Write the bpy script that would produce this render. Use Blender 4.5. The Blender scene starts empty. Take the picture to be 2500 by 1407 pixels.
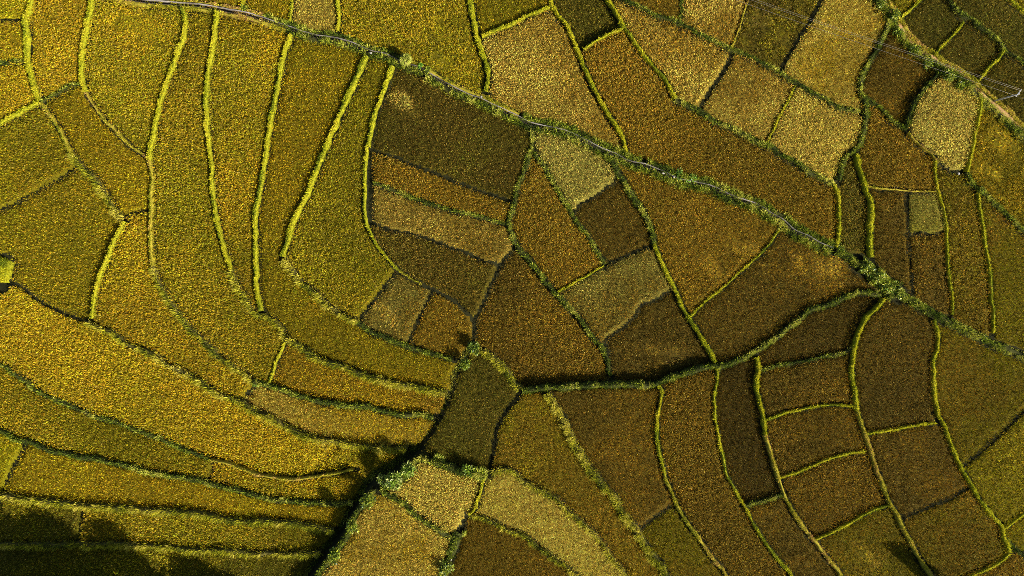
import bpy, math, random
import numpy as np
from mathutils import Vector

random.seed(7)
RNG = np.random.default_rng(7)
SC = bpy.context.scene
COL = SC.collection

# ------------------------------------------------------------------ camera, sky, sun, exposure
PXM = 16.0                       # survey grid: 16 map units to the metre
CROP = 0.7                       # the plan was taken at crop height
H = 2500 / PXM * 24 / 36
cam_d = bpy.data.cameras.new('camera')
cam_d.lens = 24; cam_d.sensor_width = 36; cam_d.clip_end = 3000; cam_d.clip_start = 1
cam = bpy.data.objects.new('camera', cam_d); COL.objects.link(cam)
cam.location = (0, 0, H + CROP)
SC.camera = cam

SUN_EL = math.radians(31)
SUN_H = Vector((0.80, -0.60))    # towards the sun, on the ground
world = bpy.data.worlds.new('World'); SC.world = world; world.use_nodes = True
nt = world.node_tree; nt.nodes.clear()
sky = nt.nodes.new('ShaderNodeTexSky'); sky.sky_type = 'NISHITA'; sky.sun_disc = False
sky.sun_elevation = SUN_EL; sky.sun_rotation = math.atan2(SUN_H.x, SUN_H.y)
bg = nt.nodes.new('ShaderNodeBackground'); bg.inputs['Strength'].default_value = 0.065
out = nt.nodes.new('ShaderNodeOutputWorld')
nt.links.new(sky.outputs[0], bg.inputs[0]); nt.links.new(bg.outputs[0], out.inputs[0])
sun_d = bpy.data.lights.new('sun', 'SUN'); sun_d.energy = 5.0; sun_d.angle = math.radians(0.6)
sun_d.color = (1.0, 0.93, 0.80)
sun = bpy.data.objects.new('sun', sun_d); COL.objects.link(sun)
sv = Vector((SUN_H.x * math.cos(SUN_EL), SUN_H.y * math.cos(SUN_EL), math.sin(SUN_EL)))
sun.rotation_euler = sv.to_track_quat('Z', 'Y').to_euler()
sun.location = (60, -45, 60)
SC.view_settings.view_transform = 'Standard'; SC.view_settings.look = 'None'
SC.view_settings.exposure = 1.0; SC.view_settings.gamma = 1.0
SC.view_settings.use_curve_mapping = False
SC.cycles.max_bounces = 5; SC.cycles.diffuse_bounces = 2; SC.cycles.transmission_bounces = 2
SC.cycles.use_adaptive_sampling = True; SC.cycles.use_denoising = False
SC.cycles.pixel_filter_type = 'BLACKMAN_HARRIS'; SC.cycles.filter_width = 0.75

# ------------------------------------------------------------------ helpers
def P(px, py, z=CROP):
    k = (H + CROP - z) / H
    return (px - 1250) / PXM * k, (703.5 - py) / PXM * k

def lerp(a, b, t): return a + (b - a) * t

class VNoise:
    """smooth value noise, vectorised"""
    def __init__(self, seed, n=512):
        self.t = np.random.default_rng(seed).random((n, n)); self.n = n
    def __call__(self, x, y, s):
        x = np.asarray(x) / s + 1000.3; y = np.asarray(y) / s + 1000.7
        i = np.floor(x).astype(int); j = np.floor(y).astype(int)
        u = x - i; v = y - j; u = u * u * (3 - 2 * u); v = v * v * (3 - 2 * v)
        n = self.n; t = self.t
        a = t[j % n, i % n]; b = t[j % n, (i + 1) % n]; c = t[(j + 1) % n, i % n]; d = t[(j + 1) % n, (i + 1) % n]
        return (a * (1 - u) + b * u) * (1 - v) + (c * (1 - u) + d * u) * v
N1, N2, N3 = VNoise(1), VNoise(2), VNoise(3)

def new_mesh(name, verts, faces_flat, nper, mat, parent=None, tint=None, smooth=False):
    """mesh from numpy arrays; all faces have nper corners"""
    me = bpy.data.meshes.new(name)
    verts = np.ascontiguousarray(verts, dtype=np.float32); faces_flat = np.ascontiguousarray(faces_flat, dtype=np.int32)
    nf = len(faces_flat) // nper
    me.vertices.add(len(verts)); me.vertices.foreach_set('co', verts.ravel())
    me.loops.add(len(faces_flat)); me.loops.foreach_set('vertex_index', faces_flat)
    me.polygons.add(nf); me.polygons.foreach_set('loop_start', np.arange(0, nf * nper, nper, dtype=np.int32))
    if smooth: me.polygons.foreach_set('use_smooth', np.ones(nf, dtype=bool))
    if tint is not None:
        at = me.attributes.new('tint', 'FLOAT_VECTOR', 'FACE')
        at.data.foreach_set('vector', np.ascontiguousarray(tint, dtype=np.float32).ravel())
    me.update(calc_edges=True)
    if mat is not None: me.materials.append(mat)
    o = bpy.data.objects.new(name, me); COL.objects.link(o)
    if parent is not None: o.parent = parent
    return o

def tag(o, label=None, cat=None, group=None, kind=None):
    if label: o['label'] = label
    if cat: o['category'] = cat
    if group: o['group'] = group
    if kind: o['kind'] = kind
    return o

def empty(name, loc=(0, 0, 0)):
    o = bpy.data.objects.new(name, None); COL.objects.link(o); o.location = loc
    return o

def nodes(name):
    m = bpy.data.materials.new(name); m.use_nodes = True
    return m, m.node_tree, m.node_tree.nodes['Principled BSDF']

def leaf_mat(name, transl=0.3, rough=0.6, spec=0.12):
    m, t, p = nodes(name)
    a = t.nodes.new('ShaderNodeAttribute'); a.attribute_name = 'tint'
    p.inputs['Roughness'].default_value = rough; p.inputs['Specular IOR Level'].default_value = spec
    tr = t.nodes.new('ShaderNodeBsdfTranslucent'); mx = t.nodes.new('ShaderNodeMixShader')
    mx.inputs[0].default_value = transl
    t.links.new(a.outputs['Vector'], p.inputs['Base Color']); t.links.new(a.outputs['Vector'], tr.inputs['Color'])
    t.links.new(p.outputs[0], mx.inputs[1]); t.links.new(tr.outputs[0], mx.inputs[2])
    t.links.new(mx.outputs[0], t.nodes['Material Output'].inputs['Surface'])
    return m

def noise_mat(name, c1, c2, scale, detail=6, rough=0.9, bump=0.0, c3=None, spec=0.1):
    m, t, p = nodes(name)
    tc = t.nodes.new('ShaderNodeTexCoord')
    n = t.nodes.new('ShaderNodeTexNoise'); n.inputs['Scale'].default_value = scale; n.inputs['Detail'].default_value = detail
    n.inputs['Roughness'].default_value = 0.65
    r = t.nodes.new('ShaderNodeValToRGB')
    r.color_ramp.elements[0].position = 0.35; r.color_ramp.elements[0].color = (*c1, 1)
    r.color_ramp.elements[1].position = 0.65; r.color_ramp.elements[1].color = (*c2, 1)
    if c3:
        e = r.color_ramp.elements.new(0.8); e.color = (*c3, 1)
    t.links.new(tc.outputs['Object'], n.inputs['Vector']); t.links.new(n.outputs['Fac'], r.inputs[0])
    t.links.new(r.outputs[0], p.inputs['Base Color'])
    p.inputs['Roughness'].default_value = rough; p.inputs['Specular IOR Level'].default_value = spec
    if bump:
        b = t.nodes.new('ShaderNodeBump'); b.inputs['Strength'].default_value = bump; b.inputs['Distance'].default_value = 0.1
        t.links.new(n.outputs['Fac'], b.inputs['Height']); t.links.new(b.outputs[0], p.inputs['Normal'])
    return m

M_RICE = leaf_mat('rice_leaf', 0.28)
M_GRASS = leaf_mat('grass_blade', 0.33)
M_LEAF = leaf_mat('broad_leaf', 0.3, 0.45, 0.35)
M_GROUND = noise_mat('wet_soil', (0.010, 0.011, 0.004), (0.026, 0.025, 0.008), 1.3, 8, 0.95, 0.5)
M_EARTH = noise_mat('bund_earth', (0.06, 0.055, 0.015), (0.15, 0.11, 0.03), 2.0, 8, 0.95, 0.6, (0.22, 0.13, 0.05))
M_PATH = noise_mat('trodden_clay', (0.30, 0.17, 0.07), (0.44, 0.27, 0.12), 0.9, 8, 0.95, 0.5, (0.50, 0.36, 0.20))
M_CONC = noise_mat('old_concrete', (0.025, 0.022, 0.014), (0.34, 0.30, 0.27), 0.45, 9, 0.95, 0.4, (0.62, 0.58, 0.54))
M_CONC2 = noise_mat('mossy_dim_concrete', (0.02, 0.02, 0.010), (0.06, 0.05, 0.035), 0.45, 9, 0.95, 0.4, (0.24, 0.20, 0.17))  # mossy, and darker than the sunlit wall: its dim side is painted in
M_BED = noise_mat('channel_mud', (0.012, 0.010, 0.010), (0.03, 0.025, 0.02), 2.2, 6, 0.6, 0.3)
M_POLE = noise_mat('pole_concrete', (0.30, 0.28, 0.26), (0.44, 0.42, 0.38), 5, 6, 0.8, 0.2)
M_STEEL = noise_mat('galvanised_steel', (0.45, 0.46, 0.48), (0.62, 0.63, 0.65), 9, 4, 0.45, 0.1, None, 0.5)
M_WIRE = noise_mat('aluminium_wire', (0.20, 0.18, 0.15), (0.30, 0.26, 0.22), 3, 3, 0.5, 0.0, None, 0.4)
M_BARK = noise_mat('bark', (0.05, 0.035, 0.02), (0.13, 0.09, 0.05), 4, 8, 0.95, 0.7)
M_STONE = noise_mat('pale_stone', (0.35, 0.32, 0.28), (0.6, 0.56, 0.5), 4, 7, 0.85, 0.5)
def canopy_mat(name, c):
    return noise_mat(name, tuple(x * 0.35 for x in c), tuple(x * 0.75 for x in c), 5.5, 8, 0.9, 0.8)  # leaf colour darkened, painting shade into the gaps between tufts

# ------------------------------------------------------------------ plan: bunds and ditches
# (style, width, ridge height, points, label)   L lime turf  Y dry yellow turf  G green weeds  S shaggy tall grass  D ditch  B edge of a crop
LINES = [
('L',17,.45,[(76,-160),(73,0),(58,48),(60,82),(63,147),(73,184),(85,225),(94,247)],'lime turf bund in top left corner, leftmost of the upright ones'),
('D',7,0,[(-160,44),(0,46),(58,48)],None),
('G',9,.3,[(-160,165),(0,153),(30,147),(63,149)],'short green bund joining the left edge to the leftmost lime bund'),
('L',12,.4,[(94,247),(50,270),(0,297),(-160,390)],'bright lime bund slanting down to the left edge from the corner junction'),
('G',9,.3,[(94,247),(110,240),(140,222),(165,208),(198,203)],'short green weedy bund linking the first and second upright lime bunds'),
('L',16,.5,[(235,-160),(220,0),(210,60),(203,100),(197,140),(197,190),(207,225)],'second lime bund from the left, starting at the top edge'),
('Y',9,.35,[(207,225),(225,257),(250,290),(280,320),(310,350),(340,372),(362,390)],'thin dry yellow bund curving right from the second lime bund'),
('L',14,.5,[(443,20),(452,58),(440,109),(423,153),(406,201),(392,246),(379,300),(367,355),(362,392)],'third long bund from the left, lime turf below the channel'),
('Y',12,.45,[(362,392),(370,440),(367,470),(368,511),(365,590),(372,651)],'straight yellow-green bund continuing the third long bund downward'),
('S',13,.45,[(372,651),(392,706),(423,750),(457,794),(491,828),(525,863),(563,893),(600,917),(620,932)],'shaggy bund curving down right to the weedy junction at left centre'),
('L',14,.55,[(529,27),(519,106),(508,177),(502,273),(508,341),(515,409),(520,480),(532,556),(546,610),(563,658)],'fourth long bund, smooth lime, bowed slightly left from the channel'),
('S',12,.4,[(563,658),(580,699),(600,736),(624,764),(638,772)],'short shaggy bund ending the fourth long bund'),
('L',13,.55,[(709,84),(688,147),(675,218),(659,307),(644,403),(634,471),(625,511),(622,579),(623,651),(628,712),(637,760)],'fifth long bund, narrow bright lime, running straight from the channel'),
('L',18,.6,[(895,136),(872,181),(842,252),(814,314),(791,368),(767,430),(750,474),(733,504),(716,542),(702,586),(690,627)],'widest lime bund, slanting down left from the channel to a blunt end'),
('S',12,0.55,[(692,634),(719,671),(746,699),(780,729),(811,753),(842,774),(872,787)],'pale shaggy bund running down right from the blunt end of the wide lime bund'),
('G',12,.4,[(872,787),(903,808),(941,825),(988,842),(1029,856),(1074,869),(1104,878)],'green shaggy bund reaching the dark gully at centre from the left'),
('L',16,.55,[(956,160),(944,201),(924,252),(907,307),(898,358)],'lime bund just below the round bush beside the channel'),
('L',9,.5,[(894,358),(891,409),(890,478),(891,538),(903,569),(920,600),(945,631),(971,658)],'narrow lime bund with a black ditch along its right side'),
('D',11,0,[(904,365),(903,409),(902,478),(902,545)],None),
('Y',7,.4,[(971,658),(995,675),(1029,695)],'short pale bund above the two small plots left of centre'),
('D',8,0,[(1029,695),(1064,712),(1104,733),(1132,757),(1152,781)],None),
('D',6,0,[(910,368),(961,382),(1012,403),(1064,423),(1115,444),(1166,464),(1207,478),(1245,492)],None),
('G',9,.3,[(910,447),(944,457),(978,472),(1029,491),(1098,511),(1166,528),(1234,547)],'thin dark green bund crossing between two golden strips near centre'),
('D',7,0,[(910,545),(947,559),(1005,571),(1046,584),(1098,603),(1139,617),(1173,634),(1205,642)],None),
('G',12,.4,[(1295,314),(1301,355),(1291,385),(1277,426),(1264,460),(1252,511),(1243,545),(1247,569),(1260,598)],'upright green bund left of the pale green-gold plot below the channel'),
('D',10,0,[(1258,600),(1231,634),(1214,661),(1197,699),(1180,740),(1162,777),(1156,818),(1153,840)],None),
('G',11,.35,[(1305,372),(1325,399),(1342,430),(1366,471),(1387,508),(1417,552),(1445,593),(1475,646)],'straight green bund slanting along the left of the pale green-gold plot'),
('B',3,0,[(1512,428),(1486,454),(1452,477),(1434,489),(1416,496),(1412,509),(1398,517)],None),
('D',7,0,[(1475,648),(1530,624),(1593,597)],None),
('L',7,.3,[(1475,648),(1458,658),(1417,682),(1363,714)],'thin lime bund along the upper left of the plot with the wavy edge'),
('G',16,.5,[(1479,375),(1503,409),(1523,443),(1550,487),(1571,518),(1591,559),(1597,596)],'thick green weedy bund running down right from the channel'),
('L',13,.45,[(1597,596),(1612,631),(1629,665),(1649,706),(1663,743),(1684,777),(1707,815),(1728,846),(1748,886)],'double-edged lime bund running down to the crossing right of centre'),
('G',13,.45,[(1262,600),(1271,610),(1291,637),(1318,672),(1342,699),(1363,723),(1387,747),(1411,777),(1438,811),(1462,839),(1486,880),(1492,918)],'long green bund slanting through the middle of the view'),
('B',3,0,[(1632,713),(1595,733),(1568,743),(1557,764),(1537,784),(1486,822),(1482,839),(1487,875)],None),
('G',15,.75,[(1274,954),(1342,947),(1424,941),(1513,939),(1595,937),(1649,917),(1735,895),(1752,899)],'level green bank with black shade along its upper side, right of centre'),
('G',15,0.8,[(1752,899),(1786,886),(1830,866),(1875,839),(1894,825),(1928,798),(1976,760),(2014,747),(2065,726),(2106,714),(2150,719)],'green bank climbing right from the crossing to the broad weedy strip'),
('L',8,.3,[(1904,562),(1878,600),(1820,654),(1772,699),(1724,736),(1687,774)],'thin straight lime bund slanting down left from the channel end'),
('L',9,.4,[(596,-160),(590,0),(592,18),(600,25)],'stub of lime bund at the top edge meeting the channel'),
('L',7,.3,[(712,-160),(710,0),(709,20),(705,56)],'faint lime bund above the channel at top left'),
('L',14,.45,[(818,-160),(822,0),(826,31),(824,75)],'double lime bund above the channel, left of the round bush'),
('L',18,.55,[(1138,-160),(1149,0),(1155,44),(1163,89),(1174,119),(1188,160),(1192,191),(1186,224)],'upright lime bund above the channel with a dark furrow in it'),
('L',10,.45,[(1176,88),(1220,70),(1260,53),(1291,34),(1342,17)],'short bright lime bund slanting up right near the top edge'),
('L',15,.5,[(1340,-160),(1344,0),(1353,20),(1370,44),(1387,65),(1404,106),(1421,150),(1438,191),(1458,232),(1479,270),(1503,307),(1520,338),(1530,372)],'long lime bund from the top edge down to the channel at centre'),
('L',13,.5,[(1425,-100),(1486,0),(1506,31),(1523,65),(1540,89),(1564,126),(1591,157),(1619,188),(1636,218),(1649,242)],'lime bund slanting down right from the top edge, right of centre'),
('G',14,.45,[(1649,242),(1680,259),(1704,270),(1735,290),(1772,307),(1813,328),(1847,345),(1874,355),(1911,379),(1956,406),(1996,430),(2037,450)],'thick green weedy bund below the pale golden plots at upper right'),
('L',14,.45,[(2037,450),(2046,474),(2049,494),(2051,545),(2050,576),(2044,604)],'short upright bund meeting the far right end of the channel'),
('L',8,.5,[(1424,119),(1445,106),(1486,82),(1523,68)],'short lime bund under the dark green plot at the top'),
('G',11,.35,[(1400,-60),(1527,0),(1554,14),(1585,27),(1615,41),(1653,53),(1684,68),(1718,85),(1752,102),(1786,119),(1806,126),(1837,140),(1875,160),(1904,177),(1949,205),(1996,232),(2031,252),(2065,266),(2099,273)],'green bund slanting right from the top edge through the golden plots'),
('G',8,.3,[(1668,-160),(1666,0),(1666,27),(1660,55)],'short green bund dropping from the top edge right of centre'),
('Y',6,.3,[(1860,-120),(1827,3),(1817,34),(1803,75),(1788,117)],'thin yellow bund left of the dark mottled plot at the top'),
('D',11,0,[(1789,130),(1769,171),(1742,212),(1707,263)],None),
('D',5,0,[(2070,-120),(2007,0),(1986,41),(1952,92),(1921,147),(1908,176)],None),
('L',7,.35,[(1944,208),(1925,246),(1901,293),(1874,348)],'thin lime bund between the two pale golden plots at upper right'),
('G',16,.5,[(2170,51),(2164,75),(2147,109),(2130,143),(2112,174),(2102,201),(2104,225),(2112,252),(2114,290),(2108,331),(2094,362),(2070,379),(2058,406),(2050,440)],'winding green bank with a black ditch, right of the bright golden plots'),
('G',12,.35,[(2130,-160),(2140,0),(2160,24),(2175,51)],'weedy green bund at the top edge beside the head of the dirt path'),
('L',10,.35,[(2330,-100),(2249,0),(2228,20),(2205,38)],'short lime bund at the top edge right of the dirt path'),
('L',8,.35,[(2358,51),(2338,78),(2307,109),(2286,133)],'thin lime bund between two dark olive plots above the dirt path'),
('G',12,.4,[(2250,-120),(2321,0),(2338,20),(2368,41),(2392,61),(2423,85),(2447,106),(2455,119)],'green bund slanting across the top right corner'),
('L',10,.4,[(2455,119),(2440,143),(2413,171),(2392,198)],'lime bund joining the corner bund to the dirt path by the pole'),
('G',8,.3,[(2455,119),(2500,150),(2660,260)],'short green bund leaving the right edge above the utility pole'),
('L',12,.35,[(2440,-60),(2474,0),(2500,20),(2660,110)],'scrap of lime bund in the extreme top right corner'),
('G',12,.4,[(2114,235),(2150,259),(2177,287),(2201,307),(2215,318)],'green weedy bund under the dark brown plot left of the pole'),
('Y',6,.3,[(2218,324),(2242,348),(2269,372),(2286,392)],'thin dry bund along the lower left of the golden plot near the pole'),
('G',9,.35,[(2215,312),(2220,300),(2232,259),(2252,225),(2280,194),(2298,178)],'dark green bund along the upper left of the golden plot near the pole'),
('D',8,0,[(2286,392),(2304,406),(2334,420),(2362,420)],None),
('L',10,.45,[(2362,420),(2375,355),(2382,317),(2392,273),(2394,240)],'upright lime bund along the right side of the golden plot near the pole'),
('G',13,.4,[(2362,420),(2372,437),(2389,461),(2423,487),(2450,515),(2474,535),(2500,559),(2660,690)],'green weedy bund slanting off the right edge below the dirt path'),
('L',8,.35,[(2286,392),(2285,409),(2290,443),(2295,469),(2304,504),(2312,555),(2315,603),(2319,648),(2324,699),(2331,733),(2329,770)],'thin upright lime bund right of the small lime square plot'),
('L',10,.4,[(2390,470),(2399,521),(2406,573),(2413,624),(2420,665),(2423,716),(2428,767),(2428,815)],'upright lime bund nearest the right edge, meeting the broad weedy strip'),
('Y',6,.25,[(2119,454),(2160,459),(2201,462),(2252,466),(2295,469)],'thin level yellow bund above the small lime square plot'),
('L',17,.5,[(2093,376),(2099,409),(2109,440),(2119,471),(2130,501),(2130,545),(2126,590),(2130,628)],'broad upright lime bund ending at the head of the weedy strip'),
('D',5,0,[(2218,468),(2220,528),(2223,579),(2227,648),(2234,720)],None),
('B',3,0,[(2223,571),(2265,569),(2310,567)],None),
('G',24,.4,[(2044,610),(2078,631),(2105,648)],'weedy neck between the channel end and the broad weedy strip'),
('G',50,.5,[(2105,645),(2140,672),(2167,695),(2192,714)],'broad bright green weedy strip, the widest patch of weeds at right'),
('G',24,.45,[(2192,714),(2222,733),(2252,750),(2286,770),(2321,788),(2362,808),(2396,825),(2433,842),(2467,856),(2500,869),(2660,930)],'long weedy bank slanting off the right edge from the broad weedy strip'),
('L',14,.5,[(2160,730),(2143,753),(2119,774),(2102,805),(2092,839),(2085,873),(2083,910),(2085,938),(2090,965),(2095,1002)],'curved bright lime bund dropping from the broad weedy strip'),
('Y',14,.5,[(2095,1002),(2109,1043),(2123,1084),(2136,1128),(2153,1173),(2170,1220),(2191,1255),(2205,1289),(2225,1326),(2242,1356),(2300,1450),(2340,1560)],'long straw-coloured bund running down into the tree shadow at the bottom edge'),
('L',12,.45,[(2283,781),(2292,815),(2292,852),(2281,880),(2283,931),(2285,971),(2293,1016)],'upright lime bund below the long weedy bank at right'),
('L',12,.45,[(2293,1016),(2310,1046),(2321,1081),(2338,1121),(2355,1152),(2375,1190),(2399,1227),(2423,1258),(2447,1285),(2454,1316),(2467,1350)],'curving lime bund near the lower right corner'),
('L',9,.4,[(2467,1353),(2440,1377),(2406,1394),(2375,1407),(2250,1470)],'lime bund slanting to the bottom edge in the lower right corner'),
('L',8,.35,[(2454,1292),(2500,1258),(2660,1140)],'short lime bund leaving the right edge near the lower corner'),
('G',10,.35,[(2456,1318),(2474,1336),(2500,1357),(2660,1480)],'short green bund leaving the right edge at the very corner'),
('D',7,0,[(2660,870),(2500,1009),(2467,1043),(2440,1067),(2406,1101),(2362,1135)],None),
('L',8,.4,[(2116,1060),(2167,1053),(2228,1041),(2286,1033)],'level lime bund crossing between two upright bunds at lower right'),
('B',4,0,[(2368,1195),(2331,1214),(2286,1234),(2246,1251),(2203,1273)],None),
('L',14,.5,[(1851,873),(1854,904),(1849,930),(1854,968),(1864,1016),(1870,1063)],'upright lime bund dropping from the green bank right of centre'),
('Y',13,.5,[(1870,1063),(1884,1108),(1898,1152),(1911,1193),(1928,1234),(1952,1272),(1976,1306),(1993,1326),(2014,1354),(2041,1388),(2054,1407),(2140,1560)],'straw-topped bund reaching the bottom edge left of the tree shadow'),
('G',8,.4,[(1857,905),(1911,893),(1979,880),(2048,864),(2084,856)],'uppermost of the four rungs between two upright bunds at lower right'),
('L',8,.4,[(1866,1029),(1911,1012),(1973,999),(2031,990),(2090,992)],'second of the four rungs between two upright bunds at lower right'),
('L',8,.4,[(1904,1172),(1962,1149),(2014,1128),(2065,1113),(2118,1102)],'third of the four rungs between two upright bunds at lower right'),
('L',8,.4,[(1990,1321),(2037,1299),(2082,1275),(2126,1251),(2172,1236)],'lowest of the four rungs between two upright bunds at lower right'),
('G',9,.4,[(1817,1236),(1847,1231),(1875,1224),(1915,1208)],'short dark green bund closing the bottom of the blackish plot'),
('L',10,.45,[(1750,900),(1752,927),(1743,971),(1747,1023),(1755,1070),(1765,1118),(1776,1162),(1793,1197),(1817,1237),(1837,1275),(1861,1313),(1887,1350),(1911,1381),(1932,1405),(2020,1560)],'ragged lime bund from the crossing right of centre to the bottom edge'),
('L',13,.5,[(1605,941),(1615,954),(1612,978),(1603,1012),(1602,1046),(1605,1081),(1612,1118),(1622,1159)],'smooth double lime bund just below the level green bank'),
('Y',13,.45,[(1622,1159),(1636,1197),(1649,1227),(1673,1268),(1701,1309),(1728,1347),(1755,1384),(1772,1405),(1860,1560)],'bare reddish-topped bund running to the bottom edge right of centre'),
('S',16,.55,[(1336,961),(1359,995),(1376,1026),(1397,1070),(1421,1115),(1448,1149),(1472,1183),(1499,1214),(1523,1255),(1547,1285),(1568,1319),(1595,1357),(1619,1388),(1629,1405),(1720,1560)],'most shaggy bund, tall grass flopping left, from centre to the bottom edge'),
('D',8,0,[(1646,1229),(1608,1258),(1561,1290)],None),
('S',9,.35,[(1200,1150),(1240,1145),(1271,1166),(1308,1190),(1346,1207),(1383,1241),(1411,1265),(1438,1292),(1462,1316),(1486,1347),(1510,1381),(1527,1405),(1600,1560)],'low shaggy bund along the right side of the pale golden strip'),
('S',9,.35,[(1149,1255),(1183,1263),(1217,1275),(1251,1296),(1271,1299),(1301,1319),(1332,1343),(1363,1367),(1394,1394),(1500,1560)],'low shaggy bund along the lower left of the pale golden strip'),
('D',11,0,[(1274,956),(1258,976),(1234,1005),(1214,1046),(1207,1080),(1200,1121),(1197,1148)],None),
('S',15,.5,[(1152,857),(1180,859),(1207,876),(1234,903),(1255,931),(1272,950)],'dry straw bank curving over the top of the olive kite-shaped plot'),
('D',20,0,[(1150,845),(1130,876),(1110,915)],None),
('D',13,0,[(1110,915),(1098,968),(1077,1012),(1057,1046),(1036,1077),(1023,1094)],None),
('G',14,0.85,[(620,934),(654,941),(695,954),(739,971),(791,982),(842,992),(893,995),(944,1005),(978,1016),(1029,1014),(1060,1019)],'green bund above the orange-gold strip at lower left centre'),
('S',11,.4,[(638,768),(664,781),(685,801),(697,828)],'short shaggy bund dropping to the small fork left of centre'),
('S',13,0.8,[(700,830),(739,852),(774,873),(808,886),(842,895),(883,914),(927,927),(961,937),(1012,944),(1057,953),(1090,960)],'shaggy bund running right from the small fork to the dark gully'),
('L',7,.35,[(693,835),(678,873),(660,922),(656,938)],'short thin lime bund joining the small fork to the weedy junction'),
('D',8,0,[(-160,620),(0,690),(34,695),(68,719),(109,747),(147,764),(177,777),(212,787)],None),
('S',12,0.7,[(212,787),(246,801),(283,818),(317,842),(358,856),(392,880),(427,900),(461,917),(490,934),(512,951),(546,968),(587,980)],'shaggy bund sweeping down right across the left terraces'),
('S',12,0.8,[(587,980),(620,1005),(654,1019),(695,1043),(733,1060),(774,1074),(825,1082),(866,1087),(910,1094),(961,1098),(995,1096)],'yellowish shaggy bund below the orange-gold strip, ending at the gully'),
('D',8,0,[(620,938),(607,954),(590,976)],None),
('G',11,.45,[(-160,830),(0,893),(20,910),(61,934),(75,951),(113,971),(154,988),(198,1005),(246,1024),(283,1033),(317,1048),(358,1063),(392,1074),(426,1091),(471,1108),(512,1123)],'dark green bund sweeping across the lower left from the left edge'),
('Y',10,0.8,[(512,1123),(546,1130),(587,1145),(630,1160),(661,1166),(709,1171),(756,1166),(808,1159),(862,1149)],'bright straw bund curling up toward the gully at lower left'),
('G',13,0.7,[(-160,1000),(0,1057),(34,1074),(68,1081),(109,1096),(154,1110),(205,1120),(256,1128),(307,1140),(358,1154),(426,1166),(495,1179),(563,1197),(617,1212),(671,1222),(739,1229),(808,1232),(860,1229)],'long dark green weedy bund just above the lowest amber terrace'),
('D',9,0,[(51,1084),(41,1108),(20,1145),(3,1186),(-40,1300)],None),
('D',6,0,[(512,1125),(512,1149),(505,1179)],None),
('S',13,0.85,[(-160,1200),(0,1214),(51,1220),(119,1229),(188,1236),(239,1239),(307,1244),(375,1248),(444,1253),(512,1263),(580,1273),(630,1277),(688,1277),(739,1285),(791,1294),(815,1296)],'pale bund with white-green weeds, second lowest at lower left'),
('D',10,0,[(196,1240),(191,1268),(184,1302),(181,1330)],None),
('S',11,0.75,[(-160,1333),(0,1333),(102,1335),(205,1333),(307,1335),(392,1338),(478,1347),(580,1353),(630,1356),(705,1355),(756,1355),(784,1350)],'lowest dry shaggy bund near the bottom left corner'),
('G',15,.6,[(915,1190),(900,1217),(879,1241),(862,1268),(855,1295),(838,1323),(814,1353),(797,1377),(777,1405),(690,1560)],'bright green grass bank along the left of the big golden plot'),
('D',24,0,[(1023,1094),(995,1112),(955,1138),(915,1160),(888,1190),(868,1225),(845,1262),(832,1290),(810,1320),(785,1350),(760,1385),(660,1560)],None),
('G',16,.6,[(1025,1112),(1064,1125),(1098,1138),(1132,1152),(1165,1155),(1190,1155)],'weedy bank topping the small golden plot below the olive kite-shaped one'),
('G',18,.5,[(1022,1116),(1000,1150),(965,1175),(935,1192)],'leafy bank at the gully head between the two golden plots'),
('G',12,.45,[(938,1195),(978,1217),(1006,1241),(1040,1268),(1074,1289),(1104,1309)],'dark green bund between the big and the small golden plots at bottom centre'),
('L',11,.5,[(1185,1158),(1178,1180),(1173,1200),(1162,1234),(1145,1251)],'short bright lime bund right of the small golden plot'),
('D',7,0,[(1145,1251),(1128,1278),(1115,1292)],None),
('G',22,.4,[(1122,1295),(1112,1318),(1110,1335),(1098,1355),(1090,1380),(1080,1405),(1050,1560)],'weedy strip with bare earth reaching the bottom edge right of the big golden plot'),
('Y',11,.4,[(96,250),(116,280),(136,307),(154,341),(171,375)],'dry weedy bund slanting down right from the corner junction'),
('S',14,.4,[(171,375),(191,403),(218,426),(242,460),(259,487),(276,511),(300,536)],'tufted bund of pale grass above the sharp bend at left'),
('L',11,.55,[(300,540),(283,576),(266,614),(246,658),(235,695),(227,733),(222,778)],'lime bund dropping left from the sharp bend, dark on its left side'),
('D',7,0,[(303,524),(334,516),(364,513)],None),
('D',6,0,[(174,408),(130,437),(61,476),(27,496),(0,508),(-160,590)],None),
('L',40,.5,[(-120,615),(0,640),(6,655),(0,690)],'bright lime grass patch poking in from the left edge'),
('D',7,0,[(961,668),(927,712),(903,743),(876,780)],None),
('D',7,0,[(1053,712),(1036,747),(1016,791),(995,838)],None),
]
CHANNEL = [(-60,-110),(250,-18),(331,-2),(375,3),(426,7),(478,12),(529,20),(580,29),(631,41),(664,53),(712,70),(756,84),(811,94),(852,104),(903,125),(947,136),(982,153),(1023,167),(1064,191),(1108,215),(1142,232),(1173,242),(1207,259),(1250,279),(1291,300),(1339,312),(1387,324),(1431,345),(1479,368),(1506,379),(1533,394),(1574,403),(1619,421),(1653,437),(1694,447),(1742,458),(1786,479),(1847,501),(1887,525),(1915,542),(1938,562),(1973,579),(2003,596),(2034,609)]
PATH = [(2120,-120),(2167,7),(2184,34),(2201,61),(2222,89),(2246,113),(2280,133),(2304,154),(2338,177),(2365,194),(2392,218),(2416,239),(2447,266),(2474,290),(2500,314),(2660,450)]

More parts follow.
